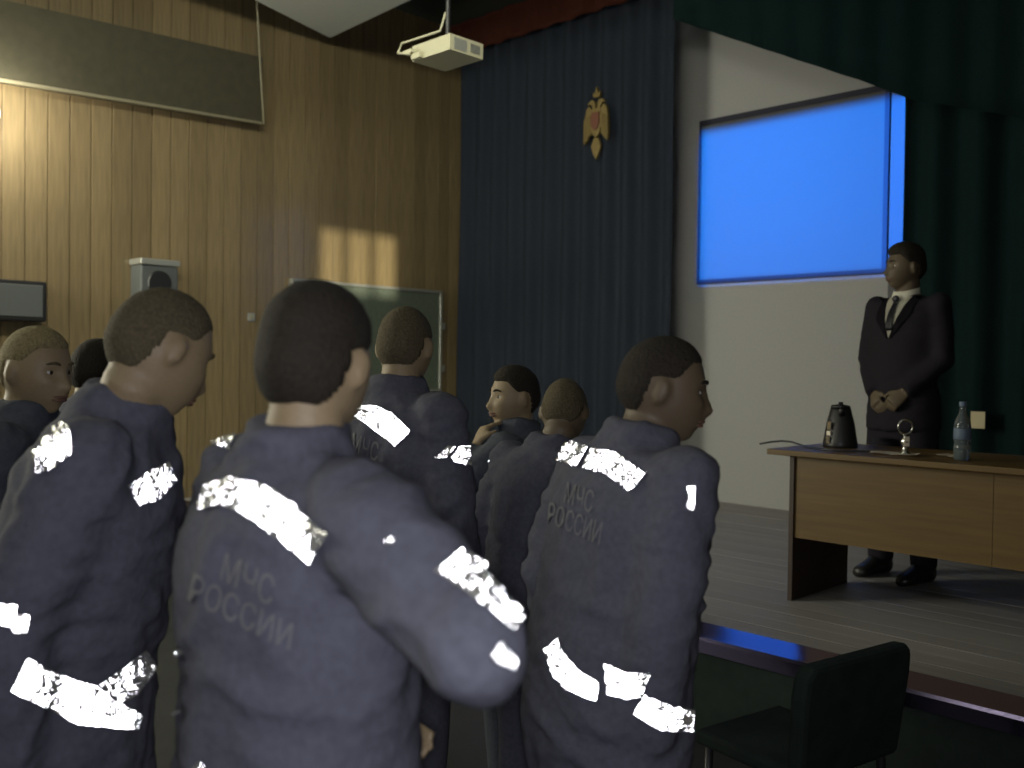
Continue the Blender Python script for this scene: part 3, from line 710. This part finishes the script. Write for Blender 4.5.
    P = Pose(); P.o = person; P.jk = jk; P.W = W; P.Hm = Hm; P.T = T; P.nb = nb; P.Rn = Rn
    mw = [W @ v.co for v in jk.data.vertices]
    P.bvh = BVHTree.FromPolygons(mw, [tuple(p.vertices) for p in jk.data.polygons])
    return P

# ---- reflective tapes: cube-corner cells stitched on the cloth
def trirect_apex(A, B, D, n):
    a2, b2, c2 = (B - D).length_squared, (A - D).length_squared, (A - B).length_squared
    pa, pb, pc = (b2 + c2 - a2) / 2, (a2 + c2 - b2) / 2, (a2 + b2 - c2) / 2
    if min(pa, pb, pc) < 1e-8: return None
    wa, wb, wc = 1 / pa, 1 / pb, 1 / pc
    s_ = wa + wb + wc
    return (A * wa + B * wb + D * wc) / s_ - n * math.sqrt(1 / s_)
def cast(people, px, py):
    r = ray(px, py).normalized(); best = None
    for P in people:
        h = P.bvh.ray_cast(CAM, r)
        if h[0] is not None and (best is None or h[3] < best[1][3]): best = (P, h)
    return best
def tape(people, stations, cell=0.0034):
    """stations: pairs of photo points (one long edge, other long edge) read off along the tape"""
    n = len(stations)
    cx = sum(a[0] + b[0] for a, b in stations) / 2 / n; cy = sum(a[1] + b[1] for a, b in stations) / 2 / n
    mid = stations[n // 2]; best = None
    for qx, qy in ((cx, cy), mid[0], mid[1], stations[0][0], stations[0][1], stations[-1][0], stations[-1][1]):
        best = best or cast(people, qx, qy)
    if best is None:
        print('TAPE MISSES', stations[0]); return
    P = best[0]; d0 = (best[1][0] - CAM).dot(fwd)
    def surf(u, v):
        t = u * (n - 1); i = min(int(t), n - 2); t -= i
        (a0, b0), (a1, b1) = stations[i], stations[i + 1]
        ax, ay = a0[0] + (a1[0] - a0[0]) * t, a0[1] + (a1[1] - a0[1]) * t
        bx, by = b0[0] + (b1[0] - b0[0]) * t, b0[1] + (b1[1] - b0[1]) * t
        r = ray(ax + (bx - ax) * v, ay + (by - ay) * v).normalized(); h = P.bvh.ray_cast(CAM, r)
        if h[0] is None: return None
        return h[0], (h[1] if h[1].dot(r) < 0 else -h[1])
    # coarse patch lying on the cloth
    U, V = 8 * (n - 1), 6
    g = [[surf(i / U, j / V) for j in range(V + 1)] for i in range(U + 1)]
    dref = sorted((g[i][j][0] - CAM).length for i in range(U + 1) for j in range(V + 1) if g[i][j])
    if not dref: return
    dref = dref[len(dref) // 2]
    for i in range(U + 1):
        for j in range(V + 1):
            if g[i][j] and abs((g[i][j][0] - CAM).length - dref) > 0.16: g[i][j] = None
    inv = P.W.inverted(); verts = []; faces = []
    rnd = random.Random(int(cx * 31 + cy))
    for i in range(U):
        for j in range(V):
            c4 = (g[i][j], g[i + 1][j], g[i + 1][j + 1], g[i][j + 1])
            if any(c is None for c in c4): continue
            p = [c[0] + c[1] * 0.0065 for c in c4]
            if max((p[0] - p[2]).length, (p[1] - p[3]).length) > 0.12: continue
            eu = ((p[1] - p[0]) + (p[2] - p[3])) / 2; ev = ((p[3] - p[0]) + (p[2] - p[1])) / 2
            nn = sum((c[1] for c in c4), Vector()).normalized()
            fn0 = eu.cross(ev)
            if fn0.length < 1e-10: continue
            # equilateral cells of the given size, laid out in metres
            nu = max(1, round(eu.length / cell)); nv = max(1, round(ev.length / (cell * 0.866)))
            def q(u, v): return (p[0] * (1 - u) + p[1] * u) * (1 - v) + (p[3] * (1 - u) + p[2] * u) * v
            rows = []
            for b in range(nv + 1):
                us = [a / nu for a in range(nu + 1)] if b % 2 == 0 else [0] + [(a + 0.5) / nu for a in range(nu)] + [1]
                row = []
                for u in us:
                    edge = u in (0, 1) or b in (0, nv)
                    row.append(q(u, b / nv) + nn * ((0.0 if edge else rnd.uniform(-cell, cell) * 0.48)))
                rows.append(row)
            for b in range(nv):
                A_, B_ = rows[b], rows[b + 1]
                if b % 2 == 1: A_, B_ = B_, A_
                for t in [(A_[a], B_[a], B_[a + 1]) for a in range(nu + 1)] + [(A_[a], A_[a + 1], B_[a + 1]) for a in range(nu)]:
                    fn = (t[1] - t[0]).cross(t[2] - t[0])
                    if fn.length < 1e-10: continue
                    fn.normalize()
                    if fn.dot(nn) < 0: fn = -fn
                    ap = trirect_apex(t[0], t[1], t[2], fn); k = len(verts)
                    verts += [inv @ x for x in t]
                    if ap is None: faces.append((k, k + 1, k + 2)); continue
                    verts.append(inv @ ap); faces += [(k, k + 1, k + 3), (k + 1, k + 2, k + 3), (k + 2, k, k + 3)]
    me = bpy.data.meshes.new('reflective_tape'); me.from_pydata([tuple(v) for v in verts], [], faces); me.update()
    print('TAPE', P.o.name, stations[0], len(faces))
    o = link('reflective_tape', me, MT, P.o); o['kind'] = 'stuff'
def lettering(P, text, quad, name='back_lettering'):
    """block letters printed on the cloth; quad: photo corners top-left, top-right, bottom-right, bottom-left"""
    cu_ = bpy.data.curves.new('t', 'FONT'); cu_.body = text; cu_.align_x = 'CENTER'; cu_.space_line = 0.9; cu_.resolution_u = 3
    o = bpy.data.objects.new('t', cu_); C.objects.link(o)
    dg = bpy.context.evaluated_depsgraph_get(); me = bpy.data.meshes.new_from_object(o.evaluated_get(dg)); bpy.data.objects.remove(o)
    bm = bmesh.new(); bm.from_mesh(me)
    bmesh.ops.triangulate(bm, faces=bm.faces); bmesh.ops.subdivide_edges(bm, edges=[e for e in bm.edges if e.calc_length() > 0.15], cuts=2)
    xs = [v.co.x for v in bm.verts]; ys = [v.co.y for v in bm.verts]
    x0, x1, y0, y1 = min(xs), max(xs), min(ys), max(ys); inv = P.W.inverted(); bad = []
    for v in bm.verts:
        u = (v.co.x - x0) / (x1 - x0); t = (y1 - v.co.y) / (y1 - y0)
        px = (quad[0][0] * (1 - u) + quad[1][0] * u) * (1 - t) + (quad[3][0] * (1 - u) + quad[2][0] * u) * t
        py = (quad[0][1] * (1 - u) + quad[1][1] * u) * (1 - t) + (quad[3][1] * (1 - u) + quad[2][1] * u) * t
        r = ray(px, py).normalized(); h = P.bvh.ray_cast(CAM, r)
        if h[0] is None: bad.append(v); continue
        nn = h[1] if h[1].dot(r) < 0 else -h[1]
        v.co = inv @ (h[0] + nn * 0.004)
    if bad: print('LETTERING MISSES', text, len(bad)); bmesh.ops.delete(bm, geom=bad, context='VERTS')
    if bm.faces:
        m2 = bpy.data.meshes.new(name); bm.to_mesh(m2); link(name, m2, m_print, P.o)
    bm.free()

DOWN_L = ((-0.30, -0.02, 1.15), (-0.28, 0.06, 0.9), (1, 0, 0)); DOWN_R = ((0.30, -0.02, 1.15), (0.28, 0.06, 0.9), (-1, 0, 0))
pA = build_person('cadet with fair cropped hair at far left, face turned to the right', 36, 378, 2.55, heading=-38, height=1.755, yaw=-24, nod=6, hair=m_hair_l, hair_len=0.003, top_len=0.006, cloth=m_jacket2, left=DOWN_L, right=DOWN_R)
pB = build_person('stooping cadet with tan cropped head, left of the large dark haired cadet', 160, 352, 1.86, heading=-34, height=1.838, lean=13, side=3, nod=24, yaw=38, hair=m_hair_b, hair_len=0.003, top_len=0.004, left=DOWN_L,
                  right=((0.24, -0.06, 1.15), (0.24, -0.02, 0.90), (-1, 0, 0)))
pC = build_person('large nearest cadet seen from behind with dark brown hair and one elbow raised', 316, 362, 1.45, heading=-4, height=1.785, nod=5, yaw=34, hair=m_hair, hair_len=0.007, top_len=0.014,
                  left=((-0.25, 0.0, 1.16), (-0.14, 0.16, 1.05), (1, 0, 0)), right=((0.415, -0.035, 1.345), (0.22, 0.16, 1.24), (-1, 0, 0)))
pD = build_person('cadet with light brown cropped hair standing before the green chalkboard', 405, 348, 2.9, heading=4, height=1.843, nod=6, yaw=26, hair=m_hair_b, hair_len=0.003, top_len=0.005, left=DOWN_L, right=((0.24, -0.02, 1.15), (0.2, 0.1, 0.92), (-1, 0, 0)))
pE = build_person('cadet with black hair turned left, raised hand near his chin', 514, 398, 3.5, heading=118, height=1.66, yaw=40, nod=0, hair=m_hair, hair_len=0.005, top_len=0.014,
                  left=((-0.26, 0.14, 1.30), (-0.10, 0.09, 1.54), (0.6, -0.6, 0)), right=DOWN_R, cloth=m_jacket2)
pF = build_person('cadet with bowed brown head half hidden behind the profile facing right', 564, 424, 3.08, heading=0, height=1.64, nod=28, yaw=30, lean=6, hair=m_hair_b, hair_len=0.004, top_len=0.006, skin=m_skin2, left=DOWN_L, right=DOWN_R)
pG = build_person('cadet in dark profile facing right with big lettering on his back', 663, 394, 2.12, heading=-18, height=1.75, lean=9, yaw=-30, nod=8, hair=m_hair, hair_len=0.003, top_len=0.004, skin=m_skin2, neck_fwd=0.02, left=DOWN_L, right=((0.22, -0.05, 1.15), (0.19, -0.02, 0.90), (-1, 0, 0)))
pH = build_person('cadet in the row behind, dark hair between the two cropped heads at left', 98, 358, 3.3, heading=-5, height=1.74, nod=6, yaw=30, hair=m_hair, left=DOWN_L, right=DOWN_R)
man = build_person('man in black suit and white shirt standing behind the stage table', 905, 270, 5.28, ground=SZ, heading=168, height=1.86, yaw=-28, nod=0, suit=True, cloth=m_suit, hair=m_hair, hair_len=0.008, top_len=0.022, skin=m_skin2, voxel=0.006, stance=0.13,
                   left=((-0.225, 0.0, 1.15), (-0.03, 0.20, 0.90), (0.2, -1, 0)), right=((0.225, 0.0, 1.15), (0.02, 0.185, 0.88), (-0.2, -1, 0)), curl=(60, 45))
# shirt front, collar and tie of the suit
def suit_front(P):
    def onchest(x, z, off):
        h = None
        o_ = Vector((x, 0.6, z)); bl = P.lb.ray_cast(o_, Vector((0, -1, 0)))
        return Vector((x, (bl[0].y if bl[0] is not None else 0.07) + off, z))
    P.lb = BVHTree.FromPolygons([v.co.copy() for v in P.jk.data.vertices], [tuple(p.vertices) for p in P.jk.data.polygons])
    def sheet(name, rows, m, off, th=0.004):
        bm = bmesh.new(); g = []
        for z, xa_, xb_ in rows:
            g.append([bm.verts.new(onchest(xa_ + (xb_ - xa_) * t / 6, z, off)) for t in range(7)])
        for a_, b_ in zip(g, g[1:]):
            for t in range(6): bm.faces.new((a_[t], a_[t + 1], b_[t + 1], b_[t]))
        bmesh.ops.solidify(bm, geom=list(bm.faces), thickness=th)
        return obj(name, bm, m, P.o, True)
    zs = [1.487 - 0.02 * i for i in range(12)]
    sheet('shirt_front', [(z, -0.07 * max(0.0, 1 - i / 11.5), 0.07 * max(0.0, 1 - i / 11.5)) for i, z in enumerate(zs)], m_shirt, 0.004)
    sheet('tie', [(z, -(0.014 + 0.0012 * i), 0.014 + 0.0012 * i) for i, z in enumerate(zs[1:10])], m_tie, 0.010)
    for s in (-1, 1):
        sheet('lapel', [(z, s * 0.075 * max(0.0, 1 - i / 11.5), s * (0.075 * max(0.0, 1 - i / 11.5) + 0.055 * min(1, (12 - i) / 6) * (0.6 + 0.1 * min(i, 4)))) for i, z in enumerate(zs)], m_suit, 0.008)
    bm = bmesh.new()
    rr = []
    for z, r_ in ((1.478, 0.075), (1.50, 0.070), (1.53, 0.066), (1.532, 0.062), (1.50, 0.064)):
        rr.append([Vector((math.cos(t * math.pi / 12) * r_, -0.006 + math.sin(t * math.pi / 12) * r_ * 1.0 + (1.53 - z) * 0.15, z - 0.018 * math.sin(t * math.pi / 12))) for t in range(24)])
    rings(bm, rr, False); obj('shirt_collar', bm, m_shirt, P.o, True)
    bm = bmesh.new(); p_ = onchest(0, 1.475, 0.02); ball(bm, p_, (0.02, 0.012, 0.018)); obj('tie_knot', bm, m_tie, P.o, True)
suit_front(man)

cad = [pA, pB, pC, pD, pE, pF, pG, pH]
# tapes, read off the photograph along each strip
tape([pA, pB], [((33, 430), (38, 474)), ((52, 420), (52, 470)), ((70, 428), (74, 452))])
tape([pB], [((124, 485), (137, 506)), ((150, 470), (158, 498)), ((166, 463), (174, 481))])
tape([pC, pB], [((210, 432), (203, 443)), ((222, 434), (218, 447)), ((238, 437), (233, 451))])
tape([pC], [((207, 487), (200, 512)), ((232, 479), (222, 505)), ((262, 484), (250, 518)), ((296, 505), (278, 537)), ((331, 534), (312, 564))])
tape([pD], [((361, 406), (355, 419)), ((378, 407), (370, 426)), ((394, 415), (384, 437)), ((411, 431), (396, 447))])
tape([pE, pD], [((447, 446), (435, 459)), ((455, 446), (446, 459))])
tape([pE, pD], [((458, 446), (450, 459)), ((468, 445), (461, 464)), ((478, 452), (475, 468))])
tape([pE], [((487, 462), (490, 464)), ((496, 455), (504, 456))])
tape([pG], [((546, 438), (534, 452)), ((557, 439), (549, 457))])
tape([pG], [((561, 439), (551, 458)), ((590, 448), (578, 468))])
tape([pG], [((592, 450), (584, 470)), ((615, 453), (602, 473)), ((632, 465), (620, 483)), ((648, 474), (630, 492))])
tape([pG], [((688, 486), (686, 509)), ((694, 486), (693, 509))])
tape([pC], [((459, 552), (435, 574)), ((478, 562), (459, 590)), ((497, 584), (485, 609)), ((528, 606), (511, 630))])
tape([pC], [((500, 643), (488, 656)), ((505, 652), (500, 664)), ((513, 660), (512, 667))])
tape([pG], [((560, 638), (546, 650)), ((566, 655), (556, 678)), ((582, 672), (570, 690)), ((600, 682), (598, 701))])
tape([pG], [((605, 663), (608, 694)), ((628, 671), (628, 698)), ((651, 672), (643, 696))])
tape([pG], [((646, 694), (634, 713)), ((664, 702), (660, 728)), ((692, 710), (690, 733))])
tape([pA, pB], [((0, 603), (0, 625)), ((18, 604), (14, 626))])
tape([pA, pB], [((16, 613), (12, 632)), ((30, 614), (26, 632))])
tape([pB, pA], [((26, 657), (11, 690)), ((45, 670), (30, 700)), ((95, 686), (75, 723)), ((140, 716), (135, 730))])
tape([pB, pA], [((98, 684), (112, 706)), ((120, 668), (135, 694)), ((143, 649), (154, 668))])
tape([pB, pC], [((182, 646), (167, 658)), ((187, 650), (173, 664))])
tape([pC, pB], [((184, 709), (166, 719)), ((185, 711), (168, 722))])
tape([pC], [((203, 759), (194, 770)), ((208, 764), (207, 774))])
tape([pC, pD], [((387, 541), (388, 546)), ((394, 540), (395, 546))])
lettering(pG, 'МЧС\nРОССИИ', [(556, 478), (608, 496), (600, 545), (548, 522)])
lettering(pC, 'МЧС\nРОССИИ', [(205, 540), (300, 590), (290, 650), (190, 600)])
lettering(pD, 'МЧС\nРОССИИ', [(342, 428), (392, 448), (386, 490), (334, 468)])
